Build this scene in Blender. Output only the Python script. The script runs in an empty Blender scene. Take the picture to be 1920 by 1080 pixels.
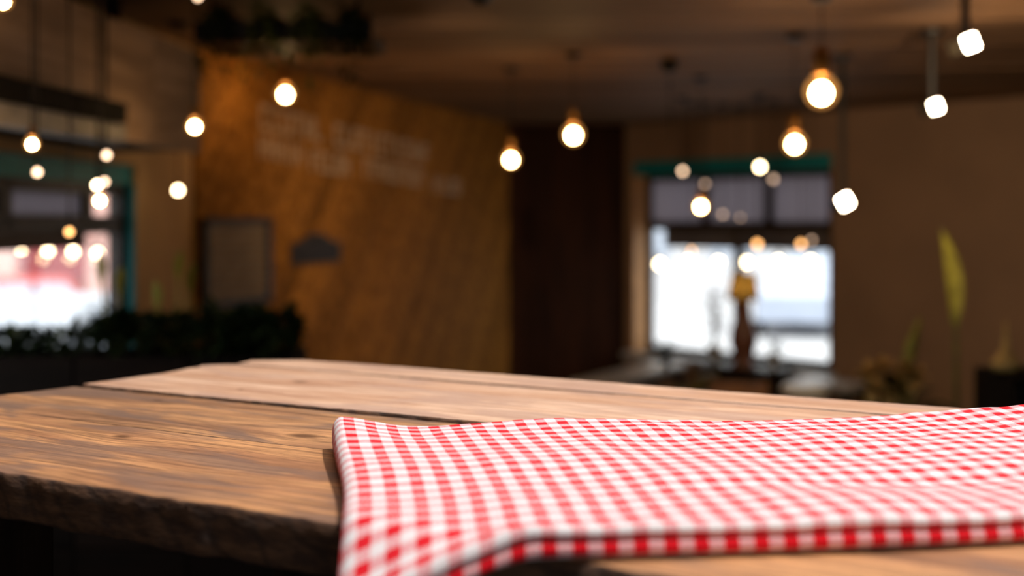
import bpy, bmesh, math, random
from mathutils import Vector, Matrix, noise

random.seed(7)
sc = bpy.context.scene
col = sc.collection
PI = math.pi

# ------------------------------------------------------------------ camera
F = 40.0 / 36.0 * 1920      # focal length in pixels of the 1920 frame
CZ, HY = 1.95, 415.0        # camera height, row of the horizon
cd = bpy.data.cameras.new('camera'); cam = bpy.data.objects.new('camera', cd); col.objects.link(cam)
cam.location = (0, 0, CZ); cam.rotation_euler = (PI / 2, 0, 0)
cd.lens = 40; cd.sensor_width = 36; cd.shift_y = -(540 - HY) / 1920.0
cd.clip_start = 0.05; cd.clip_end = 200
cd.dof.use_dof = True; cd.dof.focus_distance = 1.25; cd.dof.aperture_fstop = 2.1
sc.camera = cam

# ------------------------------------------------------------------ sky, sun, exposure
w = bpy.data.worlds.new('sky'); sc.world = w; w.use_nodes = True
bg = w.node_tree.nodes['Background']; bg.inputs[0].default_value = (0.98, 0.99, 1.0, 1); bg.inputs[1].default_value = 2.3
sd = bpy.data.lights.new('sun', 'SUN'); sun = bpy.data.objects.new('sun', sd); col.objects.link(sun)
sd.energy = 3.4; sd.angle = 0.012; sd.color = (1.0, 0.95, 0.90)
sun.rotation_euler = Vector((0.45, -0.15, 1.0)).to_track_quat('Z', 'Y').to_euler()
vs = sc.view_settings
vs.view_transform = 'Standard'; vs.look = 'None'; vs.gamma = 1; vs.use_curve_mapping = False; vs.exposure = 0.0

# ------------------------------------------------------------------ helpers
def at(px, py, Y):
    return Vector(((px - 960) / F * Y, Y, CZ - (py - HY) / F * Y))

def srgb(r, g, b):
    f = lambda c: (c / 255 / 12.92) if c / 255 <= 0.04045 else ((c / 255 + 0.055) / 1.055) ** 2.4
    return (f(r), f(g), f(b), 1)

class N:                                   # tiny node helper
    def __init__(s, name):
        s.m = bpy.data.materials.new(name); s.m.use_nodes = True
        s.t = s.m.node_tree; s.b = s.t.nodes['Principled BSDF']; s.o = s.t.nodes['Material Output']
    def n(s, typ, **kw):
        k = s.t.nodes.new(typ)
        for a, v in kw.items(): setattr(k, a, v)
        return k
    def l(s, a, b): s.t.links.new(a, b)
    def inp(s, sock, v):
        if isinstance(v, bpy.types.NodeSocket): s.l(v, sock)
        else: sock.default_value = v
    def math(s, op, a, b=0.0, c=0.0):
        k = s.n('ShaderNodeMath', operation=op)
        for i, v in enumerate((a, b, c)): s.inp(k.inputs[i], v)
        return k.outputs[0]
    def mix(s, f, a, b, blend='MIX'):
        k = s.n('ShaderNodeMix', data_type='RGBA', blend_type=blend)
        s.inp(k.inputs[0], f); s.inp(k.inputs[6], a); s.inp(k.inputs[7], b)
        return k.outputs[2]
    def ramp(s, f, lo, hi):
        k = s.n('ShaderNodeMapRange', interpolation_type='SMOOTHSTEP'); s.inp(k.inputs[0], f)
        k.inputs[1].default_value = lo; k.inputs[2].default_value = hi
        return k.outputs[0]
    def noise(s, vec, scale, detail=3, rough=0.55, dist=0.0):
        k = s.n('ShaderNodeTexNoise'); s.l(vec, k.inputs['Vector'])
        k.inputs['Scale'].default_value = scale; k.inputs['Detail'].default_value = detail
        k.inputs['Roughness'].default_value = rough; k.inputs['Distortion'].default_value = dist
        return k.outputs[0]
    def mapping(s, vec, scale=(1, 1, 1), rot=(0, 0, 0), loc=(0, 0, 0)):
        k = s.n('ShaderNodeMapping'); s.l(vec, k.inputs[0])
        k.inputs['Location'].default_value = loc; k.inputs['Rotation'].default_value = rot; k.inputs['Scale'].default_value = scale
        return k.outputs[0]
    def coord(s): return s.n('ShaderNodeTexCoord')
    def bump(s, h, strength=0.3, dist=0.002):
        k = s.n('ShaderNodeBump'); s.l(h, k.inputs['Height']); k.inputs['Strength'].default_value = strength; k.inputs['Distance'].default_value = dist
        s.l(k.outputs[0], s.b.inputs['Normal'])

MATS = {}
def plain(name, rgb, rough=0.6, var=0.18, scale=14, metal=0.0, spec=0.4):
    if name in MATS: return MATS[name]
    k = N(name); c = srgb(*rgb)
    nz = k.noise(k.coord().outputs['Object'], scale)
    dk = tuple(x * (1 - var) for x in c[:3]) + (1,); lt = tuple(min(1, x * (1 + var)) for x in c[:3]) + (1,)
    k.l(k.mix(k.ramp(nz, 0.3, 0.7), dk, lt), k.b.inputs['Base Color'])
    k.b.inputs['Roughness'].default_value = rough; k.b.inputs['Metallic'].default_value = metal
    k.b.inputs['Specular IOR Level'].default_value = spec
    MATS[name] = k.m
    return k.m

def glow(name, rgb, strength):
    if name in MATS: return MATS[name]
    k = N(name); k.b.inputs['Base Color'].default_value = (0.8, 0.7, 0.5, 1)
    k.b.inputs['Emission Color'].default_value = rgb + (1,); k.b.inputs['Emission Strength'].default_value = strength
    k.b.inputs['Roughness'].default_value = 0.3
    MATS[name] = k.m
    return k.m

def grainwood(name, a, b, axis=0, rough=0.6, fine=1.0):
    """two-tone board wood, grain stretched along one object axis, each board shifted by its own random"""
    if name in MATS: return MATS[name]
    k = N(name); tc = k.coord().outputs['Object']
    rnd = k.n('ShaderNodeObjectInfo').outputs['Random']
    sh = k.n('ShaderNodeVectorMath', operation='ADD'); k.l(tc, sh.inputs[0])
    cmb = k.n('ShaderNodeCombineXYZ')
    for i in range(3): k.l(k.math('MULTIPLY', rnd, 17.3 + 5 * i), cmb.inputs[i])
    k.l(cmb.outputs[0], sh.inputs[1])
    sc3 = [9 * fine] * 3; sc3[axis] = 0.7 * fine
    g = k.noise(k.mapping(sh.outputs[0], tuple(sc3)), 2.4, 5, 0.65, 0.6)
    c = k.mix(k.ramp(g, 0.32, 0.68), srgb(*a), srgb(*b))
    v = k.math('MULTIPLY_ADD', rnd, 0.5, 0.75)
    vv = k.n('ShaderNodeCombineXYZ')
    for i in range(3): k.l(v, vv.inputs[i])
    k.l(k.mix(1.0, c, vv.outputs[0], 'MULTIPLY'), k.b.inputs['Base Color'])
    k.b.inputs['Roughness'].default_value = rough; k.b.inputs['Specular IOR Level'].default_value = 0.12
    k.bump(g, 0.3, 0.003)
    MATS[name] = k.m
    return k.m

class MB:                                  # collects shapes, builds ONE mesh object
    def __init__(s): s.v = []; s.f = []
    def add(s, vs_, fs_):
        o = len(s.v); s.v += [tuple(p) for p in vs_]; s.f += [tuple(i + o for i in f) for f in fs_]; return s
    def box(s, c, d, rz=0.0):
        x, y, z = (q / 2 for q in d); R = Matrix.Rotation(rz, 3, 'Z')
        P = [Vector(c) + R @ Vector((a * x, b * y, e * z)) for a in (-1, 1) for b in (-1, 1) for e in (-1, 1)]
        return s.add(P, [(0, 1, 3, 2), (4, 6, 7, 5), (0, 4, 5, 1), (2, 3, 7, 6), (0, 2, 6, 4), (1, 5, 7, 3)])
    def prism(s, poly, fn, d0, d1):        # polygon in (a,b), fn(a,b,d) -> point
        n = len(poly)
        P = [fn(a, b, d0) for a, b in poly] + [fn(a, b, d1) for a, b in poly]
        return s.add(P, [tuple(range(n))[::-1], tuple(range(n, 2 * n))] + [(i, (i + 1) % n, n + (i + 1) % n, n + i) for i in range(n)])
    def lathe(s, prof, c=(0, 0, 0), n=20, sq=None):   # prof: (r,z) bottom to top
        c = Vector(c); P = []; Fc = []
        for r, z in prof:
            for i in range(n):
                a = 2 * PI * i / n
                P.append(c + Vector((r * math.cos(a), r * math.sin(a), z)))
        for j in range(len(prof) - 1):
            for i in range(n):
                Fc.append((j * n + i, j * n + (i + 1) % n, (j + 1) * n + (i + 1) % n, (j + 1) * n + i))
        Fc.append(tuple(range(n))[::-1]); Fc.append(tuple((len(prof) - 1) * n + i for i in range(n)))
        return s.add(P, Fc)
    def tube(s, pts, rad, n=8):
        pts = [Vector(p) for p in pts]; P = []; Fc = []
        for j, p in enumerate(pts):
            t = (pts[min(j + 1, len(pts) - 1)] - pts[max(j - 1, 0)]).normalized()
            u = t.cross(Vector((0.31, 0.95, 0.1)));  u = u.normalized() if u.length > 1e-4 else Vector((1, 0, 0))
            v = t.cross(u); r = rad[j] if isinstance(rad, (list, tuple)) else rad
            for i in range(n): P.append(p + u * r * math.cos(2 * PI * i / n) + v * r * math.sin(2 * PI * i / n))
        for j in range(len(pts) - 1):
            for i in range(n): Fc.append((j * n + i, j * n + (i + 1) % n, (j + 1) * n + (i + 1) % n, (j + 1) * n + i))
        Fc.append(tuple(range(n))[::-1]); Fc.append(tuple((len(pts) - 1) * n + i for i in range(n)))
        return s.add(P, Fc)
    def leaf(s, base, tip, width, bend=0.15, n=6, cup=0.25):   # a two-sided blade with a mid rib and some thickness of form
        base, tip = Vector(base), Vector(tip); ax = tip - base; L = ax.length
        side = ax.cross(Vector((0, 0, 1))); side = side.normalized() if side.length > 1e-4 else Vector((1, 0, 0))
        up = side.cross(ax).normalized(); P = []; Fc = []
        for j in range(n + 1):
            t = j / n; wd = width * math.sin(PI * min(1, t * 0.96 + 0.04)) ** 0.8 * 0.5
            c = base + ax * t + up * (bend * L * 4 * t * (1 - t) * 0.5) - Vector((0, 0, bend * L * t * t))
            P += [c - side * wd + up * wd * cup, c, c + side * wd + up * wd * cup]
        for j in range(n):
            a = 3 * j; Fc += [(a, a + 1, a + 4, a + 3), (a + 1, a + 2, a + 5, a + 4)]
        return s.add(P, Fc)
    def build(s, name, mat, parent=None, smooth=False, bevel=0.0):
        me = bpy.data.meshes.new(name); me.from_pydata(s.v, [], s.f); me.validate(); me.update()
        bm = bmesh.new(); bm.from_mesh(me)
        if bevel: bmesh.ops.bevel(bm, geom=bm.edges[:], offset=bevel, segments=2, affect='EDGES', profile=0.6)
        bmesh.ops.recalc_face_normals(bm, faces=bm.faces[:]); bm.to_mesh(me); bm.free()
        if smooth:
            for p in me.polygons: p.use_smooth = True
        o = bpy.data.objects.new(name, me); col.objects.link(o); me.materials.append(mat)
        if parent: o.parent = parent
        return o

def tag(o, label=None, cat=None, group=None, kind=None):
    for k, v in (('label', label), ('category', cat), ('group', group), ('kind', kind)):
        if v: o[k] = v
    return o
def thing(name, loc, label, cat, group=None, rz=0.0, sc_=1.0):
    o = bpy.data.objects.new(name, None); col.objects.link(o); o.location = loc; o.rotation_euler.z = rz; o.scale = (sc_,) * 3
    o.empty_display_size = 0.05
    return tag(o, label, cat, group)
def copy_tree(o, parent=None):
    c = o.copy(); col.objects.link(c); c.parent = parent
    for ch in o.children: copy_tree(ch, c)
    return c

def clip(poly, region):                    # Sutherland-Hodgman, region convex counter-clockwise
    out = list(poly)
    for i in range(len(region)):
        a, b = region[i], region[(i + 1) % len(region)]; res = []
        ins = lambda p: (b[0] - a[0]) * (p[1] - a[1]) - (b[1] - a[1]) * (p[0] - a[0])
        for j in range(len(out)):
            p, q = out[j - 1], out[j]; dp, dq = ins(p), ins(q)
            if (dp >= 0) != (dq >= 0):
                t = dp / (dp - dq); res.append((p[0] + t * (q[0] - p[0]), p[1] + t * (q[1] - p[1])))
            if dq >= 0: res.append(q)
        out = res
        if len(out) < 3: return []
    return out

# ------------------------------------------------------------------ plan of the room
CEIL = 2.87
K1 = Vector((1.093, 11.0)); K2 = Vector((-0.05, 10.7)); K3 = Vector((-1.682, 6.0)); K4 = Vector((-2.482, -2.0))
DR = Vector((0.7116, -0.7027))             # window wall, running to the right and nearer
K6 = K1 + DR * 5.7; K5 = Vector((K6.x, -2.0))
ROOM = [tuple(K4), tuple(K5), tuple(K6), tuple(K1), tuple(K2), tuple(K3)]

def wallfn(A, B):
    """(a along A->B, z, d inwards): the room is on the left of A->B when walked clockwise, so give A,B with the room to the right"""
    t = (B - A).normalized(); nrm = Vector((t.y, -t.x))
    return (lambda a, z, d: Vector((A.x + t.x * a + nrm.x * d, A.y + t.y * a + nrm.y * d, z))), (B - A).length

def wall(name, A, B, mat, openings=(), thick=0.28, z0=0.0, z1=CEIL + 0.1):
    fn, L = wallfn(A, B); m = MB(); cur = 0.0
    rect = lambda a0, a1, b0, b1: m.prism([(a0, b0), (a1, b0), (a1, b1), (a0, b1)], fn, -thick, 0)
    for (a0, a1, b0, b1) in openings:
        rect(cur, a0, z0, z1); rect(a0, a1, z0, b0); rect(a0, a1, b1, z1); cur = a1
    rect(cur, L, z0, z1)
    return tag(m.build(name, mat), kind='structure'), fn, L

M_tan = plain('tan plaster', (194, 154, 104), 0.8, 0.08, 3)
M_brown = plain('brown plaster', (146, 116, 92), 0.8, 0.08, 2.2)
M_dark = plain('near black stain', (20, 15, 13), 0.8, 0.25, 9, 0.0, 0.15)
M_black = plain('black metal', (20, 19, 20), 0.45, 0.2, 30, 0.4)
M_teal = plain('teal paint', (12, 128, 136), 0.5, 0.1, 5)
M_frame = plain('brown black window frame', (46, 36, 32), 0.5, 0.2, 12)
M_oak = plain('honey oak trim', (196, 148, 100), 0.55, 0.15, 8)
M_floor = grainwood('dark floor boards', (24, 16, 13), (36, 25, 19), 0, 0.85)
M_ceil = grainwood('brown ceiling boards', (108, 80, 58), (148, 114, 86), 0, 0.65, 0.6)
M_wallwood = grainwood('amber cladding boards', (118, 76, 28), (178, 120, 48), 0, 0.75, 0.7)
M_farwood = grainwood('dark red brown cladding', (36, 18, 9), (58, 30, 15), 2, 0.7)
M_grey = plain('pale grey laminate', (176, 172, 170), 0.35, 0.08, 9)

# floors
m = MB(); m.prism([(p[0], p[1]) for p in ROOM], lambda a, b, d: Vector((a, b, d)), -0.1, 0.0)
tag(m.build('floor', M_floor), kind='structure')
PLZ = 0.957
m = MB(); m.box((0.3, 0.3, PLZ / 2 - 0.01), (4.3, 4.4, PLZ - 0.02)); raised = tag(m.build('floor_raised', M_dark), kind='structure')
for i in range(22):
    b = MB(); b.box((0.3, -1.8 + i * 0.2, PLZ - 0.01), (4.3, 0.194, 0.02)); b.build('floor_board', M_floor, raised)

# ceiling: a slab with an unseen opening added to light the table, boards under it in the part in view
SKX0, SKX1, SKY0, SKY1 = -0.38, 1.5, 0.52, 2.0
m = MB(); zc = CEIL + 0.02
for x0, x1, y0, y1 in ((-2.6, 5.3, -2.1, SKY0), (-2.6, SKX0, SKY0, SKY1), (SKX1, 5.3, SKY0, SKY1), (-2.6, 5.3, SKY1, 11.3)):
    p = clip([(x0, y0), (x1, y0), (x1, y1), (x0, y1)], ROOM)
    m.prism(p, lambda a, b, d: Vector((a, b, d)), zc, zc + 0.12)
ceiling = tag(m.build('ceiling', M_ceil), kind='structure')
for i in range(42):
    y0 = 3.2 + i * 0.19
    p = clip([(-4, y0), (6, y0 - 0.9), (6, y0 - 0.9 + 0.182), (-4, y0 + 0.182)], ROOM)
    p = clip(p, [(-4, 2.7), (6, 2.7), (6, 12), (-4, 12)]) if p else p
    if p:
        b = MB(); b.prism(p, lambda a, c, d: Vector((a, c, d)), CEIL - random.uniform(0.0, 0.006), zc); b.build('ceiling_board', M_ceil, ceiling)

# walls (walked clockwise: room on the right)
W1 = (5.25, 8.04, 0.95, 2.06)              # left window: along K4->K3
fL, LL = wallfn(K4, K3)
W1 = (LL - 3.3, LL - 0.70, 0.95, 2.21)
wl, fL, LL = wall('wall_left', K4, K3, M_tan, [W1], 0.12)
wf, fT, LT = wall('wall_far_left', K3, K2, M_dark)
wb, fB, LB = wall('wall_far', K2, K1, M_dark)
W2 = (0.09, 2.20, 0.70, 2.52)
wr, fR, LR = wall('wall_right', K1, K6, M_brown, [W2])
wall('wall_side', K6, K5, M_dark); wall('wall_rear', K5, K4, M_dark, [(3.6, 5.3, 1.3, 2.5)])  # rear opening is added, unseen, for soft daylight fill

# diagonal amber cladding on the far left wall, each board its own piece
reg = [(0, 0), (LT, 0), (LT, CEIL), (0, CEIL)]
stp = 0.21
for i in range(-16, 32):
    c = i * stp
    p = clip([(c, 0), (c + stp * 0.965, 0), (c + stp * 0.965 + CEIL * 0.8, CEIL), (c + CEIL * 0.8, CEIL)], reg)
    if p:
        b = MB(); b.prism(p, fT, 0.0, 0.018 + random.uniform(0, 0.008)); o = b.build('cladding_board', M_wallwood, wf)
for i in range(8):
    a0 = i * LB / 8
    b = MB(); b.prism([(a0 + .003, 0), (a0 + LB / 8 - .003, 0), (a0 + LB / 8 - .003, CEIL), (a0 + .003, CEIL)], fB, 0, 0.015 + random.uniform(0, 0.008)); b.build('cladding_board', M_farwood, wb)

# ------------------------------------------------------------------ windows
k = N('window glass'); gl = k.n('ShaderNodeBsdfGlossy'); gl.inputs['Roughness'].default_value = 0.02
tr = k.n('ShaderNodeBsdfTransparent'); tr.inputs[0].default_value = (0.95, 0.97, 0.97, 1)
fr = k.n('ShaderNodeFresnel'); k.l(k.math('MULTIPLY_ADD', k.n('ShaderNodeNewGeometry').outputs['Backfacing'], 1 / 1.5 - 1.5, 1.5), fr.inputs[0])
mx = k.n('ShaderNodeMixShader'); k.l(fr.outputs[0], mx.inputs[0]); k.l(tr.outputs[0], mx.inputs[1]); k.l(gl.outputs[0], mx.inputs[2]); k.l(mx.outputs[0], k.o.inputs[0])
M_glass = k.m
k = N('frosted grey glass'); df = k.n('ShaderNodeBsdfDiffuse'); tl = k.n('ShaderNodeBsdfTranslucent'); mx = k.n('ShaderNodeMixShader')
df.inputs[0].default_value = (0.32, 0.31, 0.33, 1); tl.inputs[0].default_value = (0.36, 0.34, 0.37, 1); mx.inputs[0].default_value = 0.6
k.l(df.outputs[0], mx.inputs[1]); k.l(tl.outputs[0], mx.inputs[2]); k.l(mx.outputs[0], k.o.inputs[0])
M_frost = k.m
k = N('taupe blind cloth'); df = k.n('ShaderNodeBsdfDiffuse'); tl = k.n('ShaderNodeBsdfTranslucent'); mx = k.n('ShaderNodeMixShader')
df.inputs[0].default_value = (0.20, 0.17, 0.15, 1); tl.inputs[0].default_value = (0.16, 0.13, 0.12, 1); mx.inputs[0].default_value = 0.5
k.l(df.outputs[0], mx.inputs[1]); k.l(tl.outputs[0], mx.inputs[2]); k.l(mx.outputs[0], k.o.inputs[0])
M_blind = k.m

def rect(fn, a0, a1, b0, b1, d0, d1, name, mat, parent):
    m = MB(); m.prism([(a0, b0), (a1, b0), (a1, b1), (a0, b1)], fn, d0, d1); return m.build(name, mat, parent)

def window(name, fn, W, ups, transom, blind, jamb_mat, clear_last, g=-0.22, hd=0.13, dep=0.27):
    a0, a1, b0, b1 = W
    root = bpy.data.objects.new(name, None); col.objects.link(root); tag(root, kind='structure')
    rect(fn, a0, a1, b1 - hd, b1 - .002, -dep + .01, -0.02, 'header_board', M_teal, root)
    top = b1 - hd
    rect(fn, a0 + .001, a0 + .03, b0, top, -dep, -0.002, 'jamb', jamb_mat[0], root)
    rect(fn, a1 - .03, a1 - .001, b0, top, -dep, -0.002, 'jamb', jamb_mat[1], root)
    rect(fn, a0 - .04, a1 + .04, b0 - .05, b0, -dep, 0.12, 'window_sill', M_grey, root)
    A0, A1 = a0 + .03, a1 - .03
    for (x0, x1, y0, y1) in ((A0, A1, top - .05, top), (A0, A1, b0, b0 + .05), (A0, A0 + .05, b0, top), (A1 - .05, A1, b0, top), (A0, A1, transom - .035, transom + .045)):
        rect(fn, x0, x1, y0, y1, g - .03, g + .03, 'frame_bar', M_frame, root)
    xs = [A0] + [A0 + (A1 - A0) * u for u in ups] + [A1]
    for x in xs[1:-1]: rect(fn, x - .04, x + .04, transom, top, g - .03, g + .03, 'mullion', M_frame, root)
    for i in range(len(xs) - 1):
        last = clear_last and i == len(xs) - 2
        rect(fn, xs[i] + .02, xs[i + 1] - .02, transom + .03, top - .03, g - .006, g + .006, 'upper_pane', M_glass if last else M_frost, root)
    mid = (A0 + A1) / 2
    rect(fn, mid - .04, mid + .04, b0, transom, g - .03, g + .03, 'mullion', M_frame, root)
    for x0, x1 in ((A0, mid), (mid, A1)):
        rect(fn, x0 + .03, x1 - .03, b0 + .03, transom - .02, g - .004, g + .004, 'pane', M_glass, root)
    if blind: rect(fn, A0 + blind[1], A1 - blind[2], blind[0], transom - .03, g + .04, g + .046, 'roller_blind', M_blind, root)
    return root
window('window_1', fL, W1, (0.32, 0.60, 0.86), 1.93, (1.84, 0.0, 0.42), (M_teal, M_teal), True, -0.07, 0.09, 0.115)
window('window_2', fR, W2, (0.33, 0.66), 1.90, (1.70, 0.22, 0.02), (M_oak, M_frame), False)

# ------------------------------------------------------------------ plank table
D = Vector((0.8805, -0.4740)); NRM = Vector((0.4740, 0.8805)); O2 = Vector((-0.496, 1.103)); TZ = PLZ + 0.75
rzT = math.atan2(D.y, D.x)
table = thing('plank_table', (O2.x, O2.y, PLZ), 'rustic table of thick weathered planks with rough sawn edges', 'table', rz=rzT)

def board_mat(name, base, dark, light, grey, knots):
    k = N(name); tc = k.coord().outputs['Object']
    sp = k.n('ShaderNodeSeparateXYZ'); k.l(tc, sp.inputs[0]); S, W_ = sp.outputs[0], sp.outputs[1]
    wob = k.noise(k.mapping(tc, (1.6, 5, 1)), 1.5, 2)
    Wd = k.math('ADD', W_, k.math('MULTIPLY', k.math('SUBTRACT', wob, 0.5), 0.05))
    kn_total = None; ringmix = None
    for (ks, kw, r) in knots:
        dx = k.math('MULTIPLY', k.math('SUBTRACT', S, ks), 0.55); dy = k.math('SUBTRACT', W_, kw)
        d = k.math('SQRT', k.math('ADD', k.math('MULTIPLY', dx, dx), k.math('MULTIPLY', dy, dy)))
        e = k.math('EXPONENT', k.math('MULTIPLY', k.math('POWER', k.math('DIVIDE', d, r * 3.2), 2.0), -1.0))
        Wd = k.math('ADD', Wd, k.math('MULTIPLY', e, k.math('MULTIPLY', dy, -0.7)))
        core = k.math('SUBTRACT', 1.0, k.ramp(k.math('ADD', d, k.math('MULTIPLY', k.math('SUBTRACT', wob, 0.5), r)), r * 0.25, r))
        kn_total = core if kn_total is None else k.math('MAXIMUM', kn_total, core)
    cv = k.n('ShaderNodeCombineXYZ'); k.l(k.math('MULTIPLY', S, 1.0), cv.inputs[0]); k.l(Wd, cv.inputs[1]); k.l(sp.outputs[2], cv.inputs[2])
    broad = k.noise(k.mapping(cv.outputs[0], (1.5, 9, 6)), 1.6, 4, 0.6, 0.8)
    g1 = k.noise(k.mapping(cv.outputs[0], (2.2, 60, 40)), 2.0, 6, 0.7, 0.25)
    g2 = k.noise(k.mapping(cv.outputs[0], (8, 170, 120)), 2.0, 5, 0.75, 0.15)
    stain = k.noise(k.mapping(cv.outputs[0], (3.2, 11, 5), loc=(3.1, 1.7, 0)), 1.4, 3, 0.6, 0.5)
    c = k.mix(k.ramp(broad, 0.38, 0.60), srgb(*base), srgb(*light))
    c = k.mix(k.math('MULTIPLY', k.ramp(g1, 0.42, 0.64), 0.66), c, srgb(*dark))
    c = k.mix(k.math('MULTIPLY', k.ramp(stain, 0.47, 0.62), 0.72), c, srgb(*grey))
    c = k.mix(k.math('MULTIPLY', k.ramp(g2, 0.46, 0.66), 0.5), c, srgb(*dark))
    if kn_total is not None: c = k.mix(k.math('MULTIPLY', kn_total, 0.8), c, srgb(70, 40, 24))
    crack = k.noise(k.mapping(cv.outputs[0], (0.9, 42, 20), loc=(7, 2, 0)), 2.0, 2, 0.5, 0.2)
    c = k.mix(k.math('MULTIPLY', k.ramp(crack, 0.735, 0.76), 0.85), c, srgb(48, 28, 18))
    k.l(c, k.b.inputs['Base Color']); k.b.inputs['Roughness'].default_value = 0.62; k.b.inputs['Specular IOR Level'].default_value = 0.3
    hgt = k.math('ADD', k.math('MULTIPLY', g1, 0.7), k.math('MULTIPLY', g2, 0.3))
    k.bump(hgt, 0.55, 0.0022)
    return k.m
M_side = None
k = N('rough sawn plank edge'); tc = k.coord().outputs['Object']
sw = k.n('ShaderNodeTexWave', wave_type='BANDS', bands_direction='X'); k.l(k.mapping(tc, (1, 1, 1), rot=(0, 0.75, 0)), sw.inputs[0])
sw.inputs['Scale'].default_value = 8; sw.inputs['Distortion'].default_value = 7.0; sw.inputs['Detail'].default_value = 3
nz = k.noise(k.mapping(tc, (10, 30, 30)), 2.5, 5, 0.65)
c = k.mix(k.ramp(nz, 0.35, 0.7), srgb(60, 40, 30), srgb(112, 78, 54)); c = k.mix(k.math('MULTIPLY', k.ramp(sw.outputs[0], 0.82, 1.0), 0.5), c, srgb(36, 24, 18))
k.l(c, k.b.inputs['Base Color']); k.b.inputs['Roughness'].default_value = 0.8
k.bump(k.math('ADD', nz, k.math('MULTIPLY', sw.outputs[0], -0.25)), 0.8, 0.006); M_side = k.m
M_b1 = board_mat('worn brown board', (172, 120, 84), (88, 60, 45), (212, 154, 104), (122, 96, 84), [(-0.04, 0.19, 0.012)])
M_b2 = board_mat('worn knotty board', (160, 114, 82), (82, 58, 44), (208, 152, 104), (116, 94, 84), [(0.136, 0.293, 0.018), (-0.2, 0.40, 0.006)])
M_b3 = board_mat('pale sanded board', (204, 160, 130), (148, 100, 74), (226, 188, 160), (184, 150, 132), [(-0.132, 0.619, 0.011), (-0.16, 0.52, 0.005)])

def plank(w0, w1, ends, ztop, mat, S1=1.95, thick=0.045, rough=(0.0015, 0.0015), seed=0.0, taper=0.0):
    def send(wv):
        for (wa, sa), (wb_, sb) in zip(ends, ends[1:]):
            if wv <= wb_: return sa + (sb - sa) * max(0, (wv - wa)) / (wb_ - wa)
        return ends[-1][1]
    ns = 220; nt = 16; ch = 0.0025
    ring = [(w0 + ch * 0.15, -ch), (w0 + ch, 0)] + [(w0 + ch + (w1 - w0 - 2 * ch) * j / nt, 0) for j in range(1, nt)] + [(w1 - ch, 0), (w1 - ch * .15, -ch)]
    ring += [(w1, -thick * f) for f in (.3, .6, .92)] + [(w1 - ch, -thick)] + [(w0 + (w1 - w0) * f, -thick) for f in (.66, .33)] + [(w0 + ch, -thick)] + [(w0, -thick * f) for f in (.92, .75, .55, .3)]
    n = len(ring); V = []; Fc = []; side = []
    for i in range(ns + 1):
        t = (i / ns) ** 1.25
        for j, (wv, z) in enumerate(ring):
            s = send(wv) + (S1 - send(wv)) * t
            e = 0.0 if i else 1.0
            s += e * noise.noise((wv * 60, z * 60, seed)) * 0.004
            r0 = rough[0] * math.exp(-((wv - w0) / 0.012) ** 2); r1 = rough[1] * math.exp(-((wv - w1) / 0.012) ** 2)
            nn = noise.noise((s * 9, seed, 3)) + 0.7 * noise.noise((s * 34, seed + z * 25, 7)) + 0.45 * noise.noise((s * 90, seed + z * 40, 1))
            wv2 = wv + (r0 - r1) * nn + (r0 * 0.5 if z > -ch * 1.5 else 0) * noise.noise((s * 60, 5, seed))
            z2 = z + 0.0016 * noise.noise((s * 2.5, wv * 7, seed)) - (r0 + r1) * 0.5 * abs(noise.noise((s * 45, 9, seed))) * (1 if z > -ch * 1.5 else 0)
            if z < -thick * .9: z2 += (r0 + r1) * 0.8 * noise.noise((s * 22, 2, seed))
            wv2 -= taper * max(0, 1 - (s + 0.4) / 0.75) * (wv - w0) / (w1 - w0)
            V.append((s, wv2, ztop + z2))
    for i in range(ns):
        for j in range(n):
            Fc.append((i * n + j, i * n + (j + 1) % n, (i + 1) * n + (j + 1) % n, (i + 1) * n + j)); side.append(not (0 < j < nt + 2))
    Fc.append(tuple(range(n))); Fc.append(tuple(ns * n + j for j in range(n))[::-1]); side += [True, True]
    me = bpy.data.meshes.new('plank'); me.from_pydata(V, [], Fc); me.update()
    me.materials.append(mat); me.materials.append(M_side)
    for p, sd_ in zip(me.polygons, side): p.material_index = int(sd_); p.use_smooth = True
    bm = bmesh.new(); bm.from_mesh(me); bmesh.ops.recalc_face_normals(bm, faces=bm.faces[:]); bm.to_mesh(me); bm.free()
    o = bpy.data.objects.new('plank', me); col.objects.link(o); o.parent = table
    return o
plank(0.0, 0.2375, [(0, -0.52), (0.238, -0.48)], 0.75, M_b1, rough=(0.0034, 0.0008), seed=1.3)
plank(0.2385, 0.4435, [(0.238, -0.462), (0.328, -0.428), (0.446, -0.405)], 0.7490, M_b2, rough=(0.0008, 0.002), seed=4.1, taper=0.006)
plank(0.4485, 0.735, [(0.446, -0.405), (0.52, -0.392), (0.584, -0.384), (0.701, -0.405), (0.735, -0.355)], 0.7515, M_b3, rough=(0.0022, 0.001), seed=8.8)
plank(0.7362, 0.834, [(0.736, -0.362), (0.787, -0.369), (0.834, -0.297)], 0.752, M_b3, rough=(0.001, 0.0015), seed=12.4)
M_leg = grainwood('dark table leg wood', (26, 18, 13), (44, 30, 21), 2, 0.85)
for sx in (-0.18, 1.5):
    b = MB(); b.box((sx, 0.42, 0.675), (0.09, 0.72, 0.055)); b.build('cleat', M_leg, table, bevel=0.004)
    for wy in (0.14, 0.70):
        b = MB(); b.box((sx, wy, 0.324), (0.08, 0.08, 0.647)); b.build('leg', M_leg, table, bevel=0.004)
b = MB(); b.box((0.66, 0.42, 0.22), (1.60, 0.07, 0.09)); b.build('stretcher', M_leg, table, bevel=0.004)
for sx in (-0.18, 1.5):
    b = MB(); b.box((sx, 0.42, 0.22), (0.06, 0.48, 0.09)); b.build('end_rail', M_leg, table, bevel=0.004)

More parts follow.
